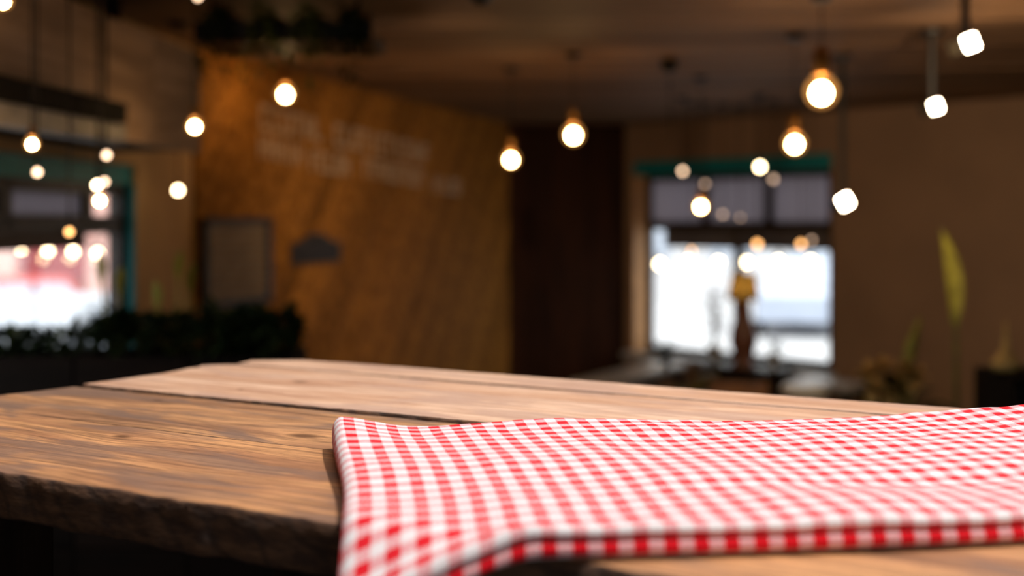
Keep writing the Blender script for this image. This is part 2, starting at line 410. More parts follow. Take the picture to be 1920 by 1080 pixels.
# ------------------------------------------------------------------ folded gingham cloth
k = N('red gingham cotton'); uv = k.coord().outputs['UV']; sp = k.n('ShaderNodeSeparateXYZ'); k.l(uv, sp.inputs[0])
PER = 0.0222
def stripe(x): return k.math('LESS_THAN', k.math('FRACT', k.math('DIVIDE', x, PER)), 0.5)
sU, sV = stripe(sp.outputs[0]), stripe(sp.outputs[1])
both = k.math('MULTIPLY', sU, sV); one = k.math('SUBTRACT', k.math('MAXIMUM', sU, sV), both)
tw = k.math('LESS_THAN', k.math('FRACT', k.math('DIVIDE', k.math('ADD', sp.outputs[0], k.math('MULTIPLY', sp.outputs[1], 0.8)), 0.0017)), 0.52)
red, wht, pnk = srgb(214, 16, 32), srgb(228, 219, 220), srgb(236, 120, 130)
c = k.mix(k.math('MULTIPLY', one, tw), wht, srgb(216, 48, 62)); c = k.mix(both, c, red)
th = k.noise(k.mapping(uv, (900, 900, 1)), 1.0, 2)
k.l(c, k.b.inputs['Base Color']); k.b.inputs['Roughness'].default_value = 0.9; k.b.inputs['Specular IOR Level'].default_value = 0.1
k.b.inputs['Sheen Weight'].default_value = 0.15
k.bump(th, 0.35, 0.0006)
M_ging = k.m

def make_cloth():
    ang = math.radians(8.5); U = Vector((math.cos(ang), math.sin(ang))); Vv = Vector((-math.sin(ang), math.cos(ang)))
    O = Vector((-0.122, 0.786)); H = 0.0115; R = H / 2; LEN = 0.98
    prof = []                                          # (v offset from front, fraction to back, z)
    back = lambda f, z: prof.append((None, f, z))
    for j in range(90): back(1 - j / 90, 2 * H)        # top, back to front (f in 1..0)
    for j in range(1, 12): a = PI / 2 + PI * j / 12; prof.append((R * 0.9 * math.cos(a) , 0, 1.5 * H + R * math.sin(a)))
    for dv in (0.004, 0.010, 0.016): prof.append((dv, 0, H + 0.0004))
    for dv in (0.016, 0.010, 0.004): prof.append((dv, 0, H - 0.0004))
    for j in range(0, 13): a = PI / 2 + PI * j / 12; prof.append((-0.0015 + R * 0.9 * math.cos(a), 0, 0.5 * H + R * math.sin(a)))
    for j in range(1, 30): back(j / 30, 0.0)
    back(1.0, 0.0)
    for j in range(1, 8): a = -PI / 2 + PI * j / 8; prof.append((H * 0.9 * math.cos(a), 1, H + H * math.sin(a)))
    n = len(prof); us = []
    r = 0.011
    for i in range(11): us.append(r * (1 - math.cos(PI / 2 * i / 10)))
    x = r
    while x < LEN: x += 0.0042; us.append(x)
    V = []; UVs = []; arcu = 0.0; pu = None; arc_i = []
    for i, u in enumerate(us):
        sq = math.sqrt(max(0.0, 1 - (1 - min(1, u / r)) ** 2)); 
        if i and u <= r + 1e-6: arcu += math.hypot(u - us[i - 1], 1.0 * (sq - psq) * H)
        elif i: arcu += u - us[i - 1]
        psq = sq; arc_i.append(arcu)
        Lb = 0.425 - 0.055 * min(1, u / 0.72) + 0.004 * math.sin(u * 21 + 1) 
        va = 0.44 - Lb; pv = None
        for j, (dv, f, z) in enumerate(prof):
            v = f * Lb + (dv or 0.0)
            if pv: va += math.hypot(v - pv[0], z - pv[1])
            pv = (v, z)
            zz = H + (z - H) * sq
            front = 0.004 * math.sin(u * 9 + 0.6) * (1 - min(1, v / 0.12)) if v < 0.12 else 0
            uu = u + 0.006 * math.sin(v * 11) * (1 - u) * (1 if u < .25 else max(0, 1 - (u - .25) / .2))
            P = O + U * uu + Vv * (v + front)
            vf = max(0.0, min(1.0, v / 0.40)); top = max(0, min(1, z / (2 * H)))
            bump = 0.0085 * math.exp(-(u / 0.045) ** 2) * max(0, (v - 0.20) / 0.2) ** 1.5
            bump += 0.0075 * math.exp(-((u - 0.235) / 0.085) ** 2) * vf ** 2
            bump -= 0.0022 * math.exp(-((u - 0.09) / 0.035) ** 2) * vf
            bump += 0.015 * (lambda q: q * q * (3 - 2 * q))(max(0, min(1, (u - 0.42) / 0.4))) * vf ** 1.5
            bump += 0.0022 * math.sin(u * 17 + v * 9 + 0.8) * math.sin(v * 13 + 0.3) 
            bump += 0.0022 * noise.noise((u * 14, v * 14, 0.5)) + 0.0009 * noise.noise((u * 40, v * 40, 2.5))
            bump -= 0.004 * math.exp(-((v - 0.085 - 0.05 * u) / 0.03) ** 2) * min(1, max(0, (u - 0.2) / 0.2))
            dd = -((P - O2).dot(NRM)) - 0.016
            dr = 0.0 if dd <= 0 else 0.85 * dd * dd / (dd + 0.03)
            q_ = max(0.0, min(1.0, (dd + 0.13) / 0.13)); bump -= 0.010 * q_ * q_ * (3 - 2 * q_) * (1 if v > 0.02 else max(0, v / 0.02)) * (1 - min(1, u / 0.45))
            V.append((P.x, P.y, TZ + 0.0028 + zz + bump * top * (0.4 + 0.6 * sq) - dr)); UVs.append((arcu, va))
    Fc = []; 
    m_ = len(us)
    for i in range(m_ - 1):
        for j in range(n): Fc.append((i * n + j, i * n + (j + 1) % n, (i + 1) * n + (j + 1) % n, (i + 1) * n + j))
    Fc.append(tuple((m_ - 1) * n + j for j in range(n)))
    me = bpy.data.meshes.new('gingham_cloth'); me.from_pydata(V, [], Fc); me.update()
    ul = me.uv_layers.new(name='UVMap')
    vmax = max(q[1] for q in UVs); PHASE = PER * (1.08 - ((0.44 + 0.055) / PER) % 1.0 + 1.0)
    for p in me.polygons:
        vals = [UVs[me.loops[li].vertex_index] for li in p.loop_indices]
        wrap = max(v[1] for v in vals) - min(v[1] for v in vals) > 0.2 and len(vals) == 4
        for li, q in zip(p.loop_indices, vals):
            ul.data[li].uv = (q[0] + 0.004, (q[1] + (vmax - 0.01 if wrap and q[1] < 0.1 else 0)) + PHASE)
        p.use_smooth = True
    bm = bmesh.new(); bm.from_mesh(me); bmesh.ops.recalc_face_normals(bm, faces=bm.faces[:]); bm.to_mesh(me); bm.free()
    me.materials.append(M_ging)
    o = bpy.data.objects.new('gingham_cloth', me); col.objects.link(o)
    return tag(o, 'folded red and white gingham cloth lying on the plank table', 'cloth')
make_cloth()

# ------------------------------------------------------------------ lamps
WARM = (1.0, 0.60, 0.24)
G_bright = glow('lit bulb glass', WARM, 95.0)
G_cream = glow('soft lit bulb glass', (1.0, 0.74, 0.42), 22.0)
G_peach = glow('peach bulb glass', (1.0, 0.66, 0.42), 6.5)
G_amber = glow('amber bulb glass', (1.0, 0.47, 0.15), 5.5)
G_reflect = glow('dim reflection glow', (1.0, 0.66, 0.46), 2.0)  # glow for lamp reflections in the panes, built as bulbs
G_spot = glow('spotlight lens', (1.0, 0.80, 0.56), 60.0)
k = N('amber tinted bulb glass'); em = k.n('ShaderNodeEmission'); em.inputs[0].default_value = (1.0, 0.42, 0.10, 1); em.inputs[1].default_value = 2.2
tr = k.n('ShaderNodeBsdfTransparent'); mx = k.n('ShaderNodeMixShader'); mx.inputs[0].default_value = 0.16
k.l(tr.outputs[0], mx.inputs[1]); k.l(em.outputs[0], mx.inputs[2]); k.l(mx.outputs[0], k.o.inputs[0]); G_globe = k.m
M_brass = plain('aged brass socket', (150, 104, 50), 0.4, 0.2, 40, 0.8)

def bulb_profile(r):
    return [(r * x, r * z) for x, z in ((0.05, -1.0), (0.38, -0.93), (0.70, -0.72), (0.93, -0.36), (1.0, 0.0), (0.94, 0.34), (0.74, 0.67), (0.46, 0.90), (0.36, 1.0))]
def pendant(px, py, Y, R, mat, label, group, cord_top=CEIL, k_blur=13.2):
    p = at(px, py, Y); r = max(0.010, (R - k_blur) / F * Y)
    t = thing('pendant_bulb', p, label, 'light bulb', group)
    if mat is G_bright:                      # clear globe around a bright filament
        rg_ = r * 1.75
        b = MB(); b.lathe(bulb_profile(rg_), (0, 0, rg_ * .12)); gb = b.build('bulb', G_globe, t, True)
        b = MB(); b.lathe([(q * .98, z) for q, z in bulb_profile(r)]); b.build('filament', mat, gb, True)
        r = rg_ * 1.06
    else:
        b = MB(); b.lathe(bulb_profile(r)); b.build('bulb', mat, t, True)
    b = MB(); b.lathe([(0.36 * r, 0.98 * r), (0.47 * r, 1.1 * r), (0.47 * r, 2.3 * r), (0.3 * r, 2.55 * r), (0.08 * r, 2.7 * r)], n=14); b.build('socket', M_brass if mat is G_bright else M_black, t, True)
    L = cord_top - p.z
    b = MB(); b.tube([(0, 0, 2.6 * r), (0, 0, L - 0.02)], 0.003, 6); b.build('cord', M_black, t)
    b = MB(); b.lathe([(0.035, L - 0.028), (0.045, L - 0.02), (0.045, L - 0.004)], n=14); b.build('ceiling_rose', M_black, t)
    return t
gl_ = 'pendant bulbs hung before the left window'
gw_ = 'pendant bulbs hung before the right window'
gm_ = 'pendant bulbs hung in the middle of the room'
pendant(535, 178, 6.2, 23, G_bright, 'glowing pendant bulb hung just before the lettered amber wall', gm_)
pendant(365, 238, 4.2, 21.5, G_bright, 'white-hot pendant bulb at the end of the grey bulkhead', gl_)
pendant(5, 3, 3.05, 23, G_bright, 'bright pendant bulb hung high before the bulkhead panels', gl_)
pendant(370, -8, 4.4, 20, G_peach, 'faint pinkish pendant bulb beside the hanging plant rack', gl_)
pendant(60, 271, 3.2, 20.5, G_bright, 'bright pendant bulb just under the pale blind cassette', gl_)
pendant(200, 291, 3.6, 19, G_peach, 'peach pendant bulb hanging at the bulkhead lower edge', gl_)
pendant(70, 323, 3.3, 17.5, G_peach, 'small peach pendant bulb before the teal window header', gl_)
pendant(182, 347, 3.35, 20, G_cream, 'cream pendant bulb hanging directly above another bright bulb', gl_)
pendant(196, 341, 3.8, 18, G_peach, 'peach pendant bulb half hidden behind a cream bulb', gl_)
pendant(187, 377, 3.45, 20.5, G_bright, 'bright pendant bulb, lowest of the cluster before the left window', gl_)
pendant(334, 357, 5.25, 20, G_cream, 'cream pendant bulb against the tan wall beside the teal jamb', gl_)
pendant(958, 300, 6.8, 22, G_bright, 'bright pendant bulb before the dark corner, lower of two', gm_)
pendant(1075, 254, 6.2, 24, G_bright, 'bright pendant bulb before the dark wall, higher of two', gm_)
pendant(1540, 175, 4.6, 31, G_bright, 'largest glowing pendant bulb, high beside the right window', gw_)
pendant(1490, 271, 5.6, 25, G_bright, 'bright pendant bulb over the teal header of right window', gw_)
pendant(1314, 388, 7.2, 20.5, G_bright, 'bright pendant bulb before the upper frosted window panes', gw_)
pendant(1280, 321, 8.4, 17.5, G_peach, 'small peach bulb imitating a lamp reflection by the teal header edge', gw_)  # glowing bulb put where the pane mirrors a lamp
pendant(1425, 313, 8.2, 19.5, G_cream, 'cream bulb imitating a lamp reflection at the middle frosted pane top', gw_)  # another pane reflection built as a glowing bulb
for q in ((1322, 345, 8.8, 17), (1450, 336, 8.6, 18), (1355, 402, 8.9, 17), (1388, 408, 9.0, 16), (1522, 450, 8.4, 17)):  # reflections in the upper panes, hung as faintly glowing bulbs
    pendant(*q, G_reflect, 'barely glowing small bulb imitating a lamp reflection in the right window', 'dim bulbs imitating reflections in the right window')
for q, lb in (((1420, 458, 8.4, 19), 'low amber bulb imitating a lamp reflection above the yellow lamp shade'), ((1502, 458, 8.2, 18.5), 'low amber bulb imitating a lamp reflection near the brown wall'), ((1297, 470, 8.8, 17), 'low amber bulb imitating a lamp reflection near the oak jamb')):
    pendant(*q, G_amber, lb, 'amber bulbs imitating reflections in the right window')  # orange reflections in the glass, built as glowing bulbs
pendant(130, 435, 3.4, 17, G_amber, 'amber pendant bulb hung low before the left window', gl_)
# rod with an unlit fitting on the ceiling
p = at(1255, 105, 6.45)
t = thing('ceiling_fitting', (p.x, p.y, CEIL), 'small round black fitting mounted on the plank ceiling', 'fitting')
b = MB(); b.lathe([(0.02, -0.075), (0.045, -0.06), (0.05, -0.03), (0.05, 0.0)], n=18); b.build('housing', M_black, t, True)
b = MB(); b.tube([(0, 0, -0.07), (0.01, 0, -0.45)], 0.004, 6); b.build('pull_cord', M_black, t)

def spotlight(px, py, Y, half, label, tilt, roll):
    p = at(px, py, Y); t = thing('spotlight', p, label, 'spotlight', 'square spotlights on the right')
    R = Matrix.Rotation(roll, 3, 'Y') @ Matrix.Rotation(tilt, 3, 'Z')
    def rb(c, d, name, mat, bev):
        b = MB(); b.box(c, d); b.v = [tuple(R @ Vector(q)) for q in b.v]; return b.build(name, mat, t, bevel=bev)
    rb((0, 0, 0), (2 * half, 0.012, 2 * half), 'lens', G_spot, 0.003)
    rb((0, 0.05, 0), (2 * half + .012, 0.086, 2 * half + .012), 'housing', M_black, 0.006)
    L = CEIL - p.z
    b = MB(); b.tube([(0, 0.05, half), (0, 0.05, L - 0.01)], 0.016, 10); b.build('stem', M_black, t)
    b = MB(); b.lathe([(0.05, L - 0.025), (0.055, L - 0.003)], (0, 0.05, 0), 16); b.build('mounting_plate', M_black, t)
spotlight(1820, 80, 4.3, 0.026, 'square black spotlight on a stem, the higher of two', 0.3, -0.35)
spotlight(1755, 200, 5.4, 0.024, 'square black spotlight beside the dark corner post, lower of two', 0.3, -0.3)
spotlight(1585, 378, 6.2, 0.030, 'small square spotlight hanging low right of the window frame', 0.2, -0.5)

# unseen lamps added on the ceiling, above the picture, to brighten the walls
def fill_washer(loc, aim, power, label, cone=75):
    t = thing('added_wall_washer', loc, label, 'spotlight', 'added ceiling fill lamps'); d = (Vector(aim) - Vector(loc)).normalized()
    b = MB(); b.tube([(0, 0, 0), (0, 0, -.09)], .012, 8); b.build('stem', M_black, t)
    c = Vector((0, 0, -.13)); b = MB(); b.tube([c - d * .08, c + d * .06], .045, 16); b.build('housing', M_black, t)
    ld = bpy.data.lights.new('added_fill_lamp', 'SPOT'); lo = bpy.data.objects.new('added_fill_lamp', ld); col.objects.link(lo); lo.parent = t
    lo.location = c + d * .075; lo.rotation_euler = (-d).to_track_quat('Z', 'Y').to_euler()
    ld.energy = power; ld.color = (1.0, 0.72, 0.42); ld.spot_size = math.radians(cone); ld.spot_blend = 1.0; ld.shadow_soft_size = 0.04
fill_washer((-0.1, 3.8, CEIL), (-0.66, 8.9, 1.6), 230, 'unseen ceiling lamp added to brighten the amber wall', 48)
fill_washer((1.9, 3.9, CEIL), (3.0, 8.6, 1.9), 150, 'unseen ceiling lamp added to brighten the brown wall')

# festoon lights outside the windows
def festoon(pxs, pys, Y, R, mat, label, group, clabel, ext=1.2):
    pts = []
    for px, py in zip(pxs, pys):
        p = at(px, py, Y); r = (R - 13) / F * Y
        t = thing('festoon_bulb', p, label, 'light bulb', group)
        b = MB(); b.lathe(bulb_profile(r)); b.build('bulb', mat, t, True)
        b = MB(); b.lathe([(0.36 * r, .98 * r), (0.5 * r, 1.1 * r), (0.5 * r, 2.6 * r), (0.2 * r, 2.9 * r)], n=12); b.build('socket', M_black, t, True)
        pts.append(p + Vector((0, 0, 2.9 * r)))
    d = (pts[-1] - pts[0]).normalized(); e0 = pts[0] - d * 1.2; e1 = pts[-1] + d * ext
    full = [e0 + Vector((0, 0, .12))] + pts + [e1 + Vector((0, 0, .12))]
    b = MB(); b.tube(full, 0.004, 6); tag(b.build('festoon_cable', M_black), clabel, 'cable')
    for e, nm in ((full[0], 'a'), (full[-1], 'b')):
        b = MB(); b.lathe([(0.03, 0), (0.03, e.z + .05), (0.01, e.z + .06)], (0, 0, 0), 12)
        o = b.build('festoon_post', M_dark); o.location = (e.x, e.y, 0); tag(o, 'slim dark post holding ' + clabel.split(' holding')[0].replace('thin black', 'the'), 'post', 'posts of ' + group)
festoon((1237, 1291, 1347, 1400, 1460, 1520), (495, 490, 492, 492, 490, 490), 12.2, 19.5, G_cream, 'cream festoon bulb in the row outside the right window', 'festoon bulbs outside the right window', 'thin black cable of festoon bulbs outside the right window')
festoon((-10, 40, 90, 137, 183), (462, 466, 470, 472, 475), 6.4, 20, G_cream, 'cream festoon bulb in the row outside the left window', 'festoon bulbs outside the left window', 'thin black cable of festoon bulbs outside the left window', .14)

# ------------------------------------------------------------------ bulkhead on the left
e = Vector((-1.371, 5.0)); dB = Vector((0.0995, 0.995))
fBk, LBk = wallfn(e - dB * 3.0, e)
M_bulk = grainwood('grey brown bulkhead boards', (146, 120, 98), (188, 158, 132), 1, 0.7, 0.5)
t = thing('bulkhead', (0, 0, 0), 'grey brown panelled bulkhead box below the ceiling over left window', 'bulkhead')
b = MB(); b.prism([(0, 2.26), (LBk, 2.26), (LBk, 2.68), (0, 2.68)], fBk, -0.40, -0.015); b.build('carcass', M_dark, t)
for a0, a1 in ((0.0, 1.0), (1.01, 2.07), (2.08, 2.5), (2.51, 3.0)):
    b = MB(); b.prism([(a0, 2.25), (a1, 2.25), (a1, 2.69), (a0, 2.69)], fBk, -0.015, random.uniform(0.0, 0.01)); b.build('face_panel', M_bulk, t, bevel=0.003)
for a0 in (0.6, 1.6, 2.6):
    b = MB(); b.prism([(a0, 2.68), (a0 + .05, 2.68), (a0 + .05, CEIL), (a0, CEIL)], fBk, -0.25, -0.2); b.build('hanger', M_dark, t)
b = MB(); b.prism([(1.0, 2.30), (2.07, 2.30), (2.07, 2.37), (1.0, 2.37)], fBk, 0.012, 0.09)
tag(b.build('steel_beam', M_dark, bevel=0.004), 'dark steel beam fixed along the bulkhead face', 'beam')
b = MB(); b.prism([(1.0, 2.225), (2.08, 2.225), (2.08, 2.296), (1.0, 2.296)], fBk, 0.012, 0.085)
tag(b.build('blind_cassette', plain('grey cassette', (128, 122, 120), .5), bevel=0.01), 'pale grey blind cassette under the dark steel beam', 'blind')

# ------------------------------------------------------------------ things on the amber wall
def board_a(px):       # distance along the amber wall of an image column
    r = (px - 960) / F; tt = (K2 - K3).normalized(); return (r * K3.y - K3.x) / (tt.x - r * tt.y)
def board_z(px, py):
    a = board_a(px); y = fT(a, 0, 0.03).y; return CZ - (py - HY) / F * y
M_letter = plain('faded cream paint', (196, 166, 138), 0.7, 0.1, 20)
GLY = [((0, 0, .2, 1), (.2, .8, .8, 1), (.2, .42, .7, .58)), ((0, 0, .2, 1), (.65, 0, .85, 1), (.2, .4, .65, .6)), ((.3, 0, .52, 1), (0, .8, .85, 1)),
       ((0, 0, .2, 1), (.2, 0, .8, .2), (.2, .8, .8, 1)), ((0, 0, .2, 1), (.65, 0, .85, 1), (.2, 0, .65, .2), (.2, .8, .65, 1)), ((.3, 0, .55, 1),), ((0, 0, .2, 1), (.2, 0, .8, .2))]
def lettering(words, h, label):
    t = thing('wall_lettering', (0, 0, 0), label, 'lettering', 'painted lettering on the amber wall')
    for (p0, y0, p1, y1) in words:
        a0, a1 = board_a(p0), board_a(p1); z0, z1 = board_z(p0, y0), board_z(p1, y1); n = max(2, round((a1 - a0) / (h * 0.85)))
        for i in range(n):
            s = (a1 - a0) / n; b = MB(); za = z0 + (z1 - z0) * (i + .5) / n
            for (x0, q0, x1, q1) in random.choice(GLY):
                b.prism([(a0 + s * (i + x0 * .95), za + h * (q0 - .5)), (a0 + s * (i + x1 * .95), za + h * (q0 - .5)), (a0 + s * (i + x1 * .95), za + h * (q1 - .5)), (a0 + s * (i + x0 * .95), za + h * (q1 - .5))], fT, 0.027, 0.032)
            b.build('letter', M_letter, t)
lettering([(480, 218, 600, 246), (620, 252, 800, 290)], 0.15, 'upper row of faded cream lettering on the amber wall')
lettering([(478, 272, 560, 292), (575, 300, 650, 312), (672, 312, 790, 336), (806, 344, 858, 352)], 0.13, 'lower row of faded cream lettering on the amber wall')
# slatted shutter
a0, a1 = board_a(366), board_a(492); z1, z0 = board_z(430, 408), board_z(430, 572)
t = thing('slatted_shutter', (0, 0, 0), 'grey slatted shutter with dark frame hung on amber wall', 'shutter')
M_slat = plain('weathered grey slat', (150, 130, 108), 0.7, 0.15, 12)
for q in ((a0, a0 + .03, z0, z1), (a1 - .05, a1, z0, z1), (a0, a1, z1 - .03, z1), (a0, a1, z0, z0 + .03)): rect(fT, *q, 0.03, 0.07, 'frame_rail', M_frame, t)
ns = 9
for i in range(ns):
    zz = z0 + .03 + (z1 - z0 - .06) * i / ns
    rect(fT, a0 + .03, a1 - .05, zz + .003, zz + (z1 - z0 - .06) / ns - .004, 0.035, 0.055, 'slat', M_slat, t)
# crested chalkboard sign
a0, a1 = board_a(536), board_a(626); zt, zb = board_z(580, 456), board_z(580, 492); L = a1 - a0
t = thing('crested_sign', (0, 0, 0), 'charcoal sign with a raised crest hung on the amber wall', 'sign')
M_chalk = plain('charcoal board', (58, 52, 54), 0.6, 0.12, 14)
crest = [(a0, zb), (a1, zb), (a1, zt)] + [(a0 + L * (0.5 + 0.28 * math.cos(PI * i / 10)), zt + 0.062 * math.sin(PI * i / 10)) for i in range(1, 10)] + [(a0, zt)]
b = MB(); b.prism(crest, fT, 0.03, 0.05); b.build('board', M_chalk, t)
b = MB(); b.prism([(a0 + L * (.5 + .92 * ((x - a0) / L - .5)), zb + (z - zb) * .84 + .01) for x, z in crest], fT, 0.05, 0.054); b.build('panel_face', plain('slate face', (46, 42, 46), 0.7, 0.1, 10), t)

# ------------------------------------------------------------------ plants
M_leafd = plain('deep green leaf', (30, 46, 18), 0.7, 0.4, 20, 0.0, 0.2)
M_leafm = plain('olive green leaf', (84, 96, 34), 0.5, 0.35, 20)
M_leafy = plain('yellow green leaf', (150, 144, 58), 0.5, 0.25, 16)
M_straw = plain('straw flower', (212, 176, 104), 0.7, 0.25, 18)
M_terra = plain('terracotta', (118, 70, 46), 0.7, 0.15, 10)
M_soil = plain('potting soil', (36, 26, 20), 0.95, 0.3, 40)
def bush(t, n, r, h, size, mat, seed, z0=0.0, droop=0.3, name='foliage', lim=None):
    rg = random.Random(seed); b = MB()
    for i in range(n):
        a = rg.uniform(0, 2 * PI); rr = r * math.sqrt(rg.random()); zz = z0 + h * rg.random() ** 0.8
        p = Vector((rr * math.cos(a) * (1 - .3 * zz / (h + z0 + .01)), rr * math.sin(a), zz)); L = size * rg.uniform(.6, 1.3)
        d = Vector((math.cos(a + rg.uniform(-.7, .7)), math.sin(a + rg.uniform(-.7, .7)), rg.uniform(-droop, 1.0))).normalized()
        tip = p + d * L
        if lim: tip.x = max(-lim, min(lim, tip.x)); p.x = max(-lim * .8, min(lim * .8, p.x)); tip.z = max(.05, tip.z)
        b.leaf(p, tip, L * .26, 0.12, 4)
    return b.build(name, mat, t, True)
def stems(t, n, r, h, seed, mat, z0=0.0):
    rg = random.Random(seed); b = MB()
    for i in range(n):
        a = rg.uniform(0, 2 * PI); e_ = Vector((r * math.cos(a) * rg.random(), r * math.sin(a) * rg.random(), z0 + h * rg.uniform(.7, 1)))
        b.tube([(e_.x * .2, e_.y * .2, z0), (e_.x * .6, e_.y * .6, z0 + (e_.z - z0) * .5), tuple(e_)], [.008, .006, .004], 6)
    return b.build('stem', mat, t, True)

M_plant = grainwood('dark planter boards', (18, 12, 9), (30, 20, 15), 0, 0.85)
PYc = 3.95; ztop = 1.50
for i, (p0, p1, lab) in enumerate(((-28, 168, 'tall dark wooden planter partition under the left window'), (172, 372, 'tall dark wooden planter partition beside the amber wall'), (376, 560, 'dark wooden planter partition at the end of the row'))):
    x0, x1 = at(p0, 0, PYc).x, at(p1, 0, PYc).x; cx = (x0 + x1) / 2; wd = x1 - x0
    t = thing('planter_box', (cx, PYc, 0), lab, 'planter', 'planter boxes in a row')
    n = 7
    for s, yy in ((-1, -0.14), (1, 0.14)):
        for j in range(n):
            b = MB(); b.box((0, yy, ztop * (j + .5) / n), (wd, 0.025, ztop / n - .006)); b.build('board', M_plant, t)
    for s in (-1, 1):
        b = MB(); b.box((s * (wd / 2 - .0125), 0, ztop / 2), (0.025, 0.254, ztop)); b.build('end_panel', M_plant, t)
    b = MB(); b.box((0, 0, ztop - .06), (wd - .06, 0.25, 0.04)); b.build('soil', M_soil, t)
    kinds = [('low dark green leafy plant in the planter under left window', M_leafd, .13, .26, 0), ('bushy dark green plant filling the middle planter', M_leafd, .17, .30, 2), ('leafy olive tinged plant spilling from the end planter', M_leafd, .20, .30, 0)]
    lab2, mt, size, hh, nf = kinds[i]
    for j in range(2):
        xx = cx + wd * (j - .5) * 0.5
        pl = thing('leafy_plant', (xx, PYc, ztop - .04), lab2 + (', wall side', ', room side')[j], 'plant', 'plants in ' + ('the window planter', 'the middle planter', 'the end planter')[i])
        bush(pl, 210, 0.10, hh * (0.26 if i == 0 else .38), size * .6, mt, 10 * i + j, z0=.03, lim=.088)
        stems(pl, 5, .06, hh * .5, 70 + 10 * i + j, M_leafm)
        if nf:
            rg = random.Random(99 + i * 3 + j); b = MB()
            for q in range(nf + 1):
                xq, hq = rg.uniform(-.06, .06), rg.uniform(.2, .36)
                b.tube([(xq * .3, 0, 0), (xq, -.02, hq * .6), (xq * 1.2, -.03, hq)], .004, 5); b.leaf((xq * 1.2, -.03, hq - .03), (xq * 1.5 + .01, -.05, hq + .09), .035, .1, 4)
            b.build('flower_spike', M_leafy, pl, True)

# hanging rack with trailing plants
t = thing('hanging_rack', (-0.93, 4.85, CEIL), 'black metal rack hung from the ceiling with trailing plants', 'rack')
for x in (-.30, .30):
    for y in (-.18, .18): b = MB(); b.tube([(x, y, 0), (x, y, -.17)], .008, 6); b.build('hanger', M_black, t)
b = MB(); b.box((0, 0, -.178), (.72, .44, .016)); b.build('tray', M_black, t, bevel=.003)
for y in (-.21, .21): b = MB(); b.box((0, y, -.14), (.72, .012, .06)); b.build('lip', M_black, t)
for j, (px, mt) in enumerate(((-.27, M_leafd), (-.09, M_leafm), (.09, M_leafm), (.27, M_leafd))):
    pl = thing('trailing_plant', (-0.93 + px, 4.85 - .06, CEIL - .168), ('dark green trailing plant at the bulkhead end of the rack', 'olive trailing plant with yellow tips in the hanging rack', 'olive trailing plant spilling over the rack front', 'dark trailing plant at the far end of the rack')[j], 'plant', 'plants in the hanging rack')
    b = MB(); b.lathe([(.05, 0.002), (.07, .10), (.062, .10)], n=16); b.build('pot', M_black, pl, True)
    rg = random.Random(j + 50); b = MB()
    for v in range(9):
        a = -PI / 2 + rg.uniform(-.4, .4); L = rg.uniform(.05, .2)
        path = [Vector((0, 0, .1)), Vector((.12 * math.cos(a), .12 * math.sin(a) - .06, .12)), Vector((.17 * math.cos(a), -.19, .02)), Vector((.2 * math.cos(a), -.21, -L * .5)), Vector((.22 * math.cos(a) + rg.uniform(-.04, .04), -.21, -L))]
        for q in range(16):
            f = q / 15 * (len(path) - 1); i0 = min(int(f), len(path) - 2); p = path[i0].lerp(path[i0 + 1], f - i0)
            d = Vector((rg.uniform(-1, 1), rg.uniform(-1, .2), rg.uniform(-.9, .5))).normalized(); b.leaf(p, Vector((max(-.075, min(.075, p.x + d.x * .05)), p.y + d.y * .05, p.z + d.z * .05)), .022, .1, 4)
    b.build('trailing_leaves', mt, pl, True)

# right-hand corner: cabinet and tall plants
t = thing('dark_cabinet', (2.32, 4.75, 0), 'tall black wooden cabinet standing in the right corner', 'cabinet')
b = MB(); b.box((0, 0, .66), (.62, .4, 1.32)); b.build('body', M_dark, t, bevel=.005)
for s in (-1, 1):
    b = MB(); b.box((s * .152, -.209, .66), (.295, .018, 1.24)); d_ = b.build('door', M_black, t, bevel=.003)
    b = MB(); b.tube([(s * .03, -.235, .62), (s * .03, -.235, .78)], .006, 6); b.build('handle', M_brass, d_)
c0 = at(1880, 735, 4.75)
t = thing('dried_seed_head', (c0.x, 4.72, 1.32), 'tan spindle-shaped dried seed head standing on the black cabinet', 'ornament')
zz = at(0, 690, 4.72).z - 1.32
b = MB(); b.lathe([(.05, 0), (.055, .008), (.012, .02)], n=16); b.build('foot', M_black, t)
b = MB(); b.lathe([(.004, .015), (.012, .03), (.05, zz - .01), (.062, zz + .02), (.045, zz + .04), (.016, zz + .08), (.008, zz + .15), (.002, zz + .2)], n=9); b.build('seed_head', M_straw, t, True)

def pot(t, r, h, mat):
    b = MB(); b.lathe([(r * .7, 0), (r, h * .92), (r * 1.08, h * .92), (r * 1.08, h), (r * .95, h)], n=24); b.build('pot', mat, t, True)
    b = MB(); b.lathe([(r * .93, h - .03), (r * .93, h - .015)], n=24); b.build('soil', M_soil, t)
# tall plant with one long pale leaf
base = at(1782, 0, 5.4); t = thing('tall_leaf_plant', (base.x, 5.4, 0), 'tall potted plant with one long pale green leaf before brown wall', 'plant')
pot(t, .15, .32, M_terra)
za, zb_ = at(0, 600, 5.4).z, at(0, 428, 5.4).z
b = MB(); b.tube([(0, 0, .28), (.03, 0, .8), (.025, 0, za + .02)], [.014, .011, .007], 8); b.build('stem', M_leafm, t, True)
b = MB()
P = []; Fc = []
for j in range(15):
    q = j / 14; z = za - .02 + (zb_ - za + .02) * q; x = .02 + .028 * math.sin(q * PI * .9) - .075 * q ** 1.5; wd = .047 * math.sin(PI * min(1, .06 + q * .93)) ** .75
    P += [(x - wd, -.02 * q, z), (x, .012, z + .004), (x + wd * .7, -.012, z)]
for j in range(14): a = 3 * j; Fc += [(a, a + 1, a + 4, a + 3), (a + 1, a + 2, a + 5, a + 4)]
b.add(P, Fc); b.build('long_leaf', M_leafy, t, True)
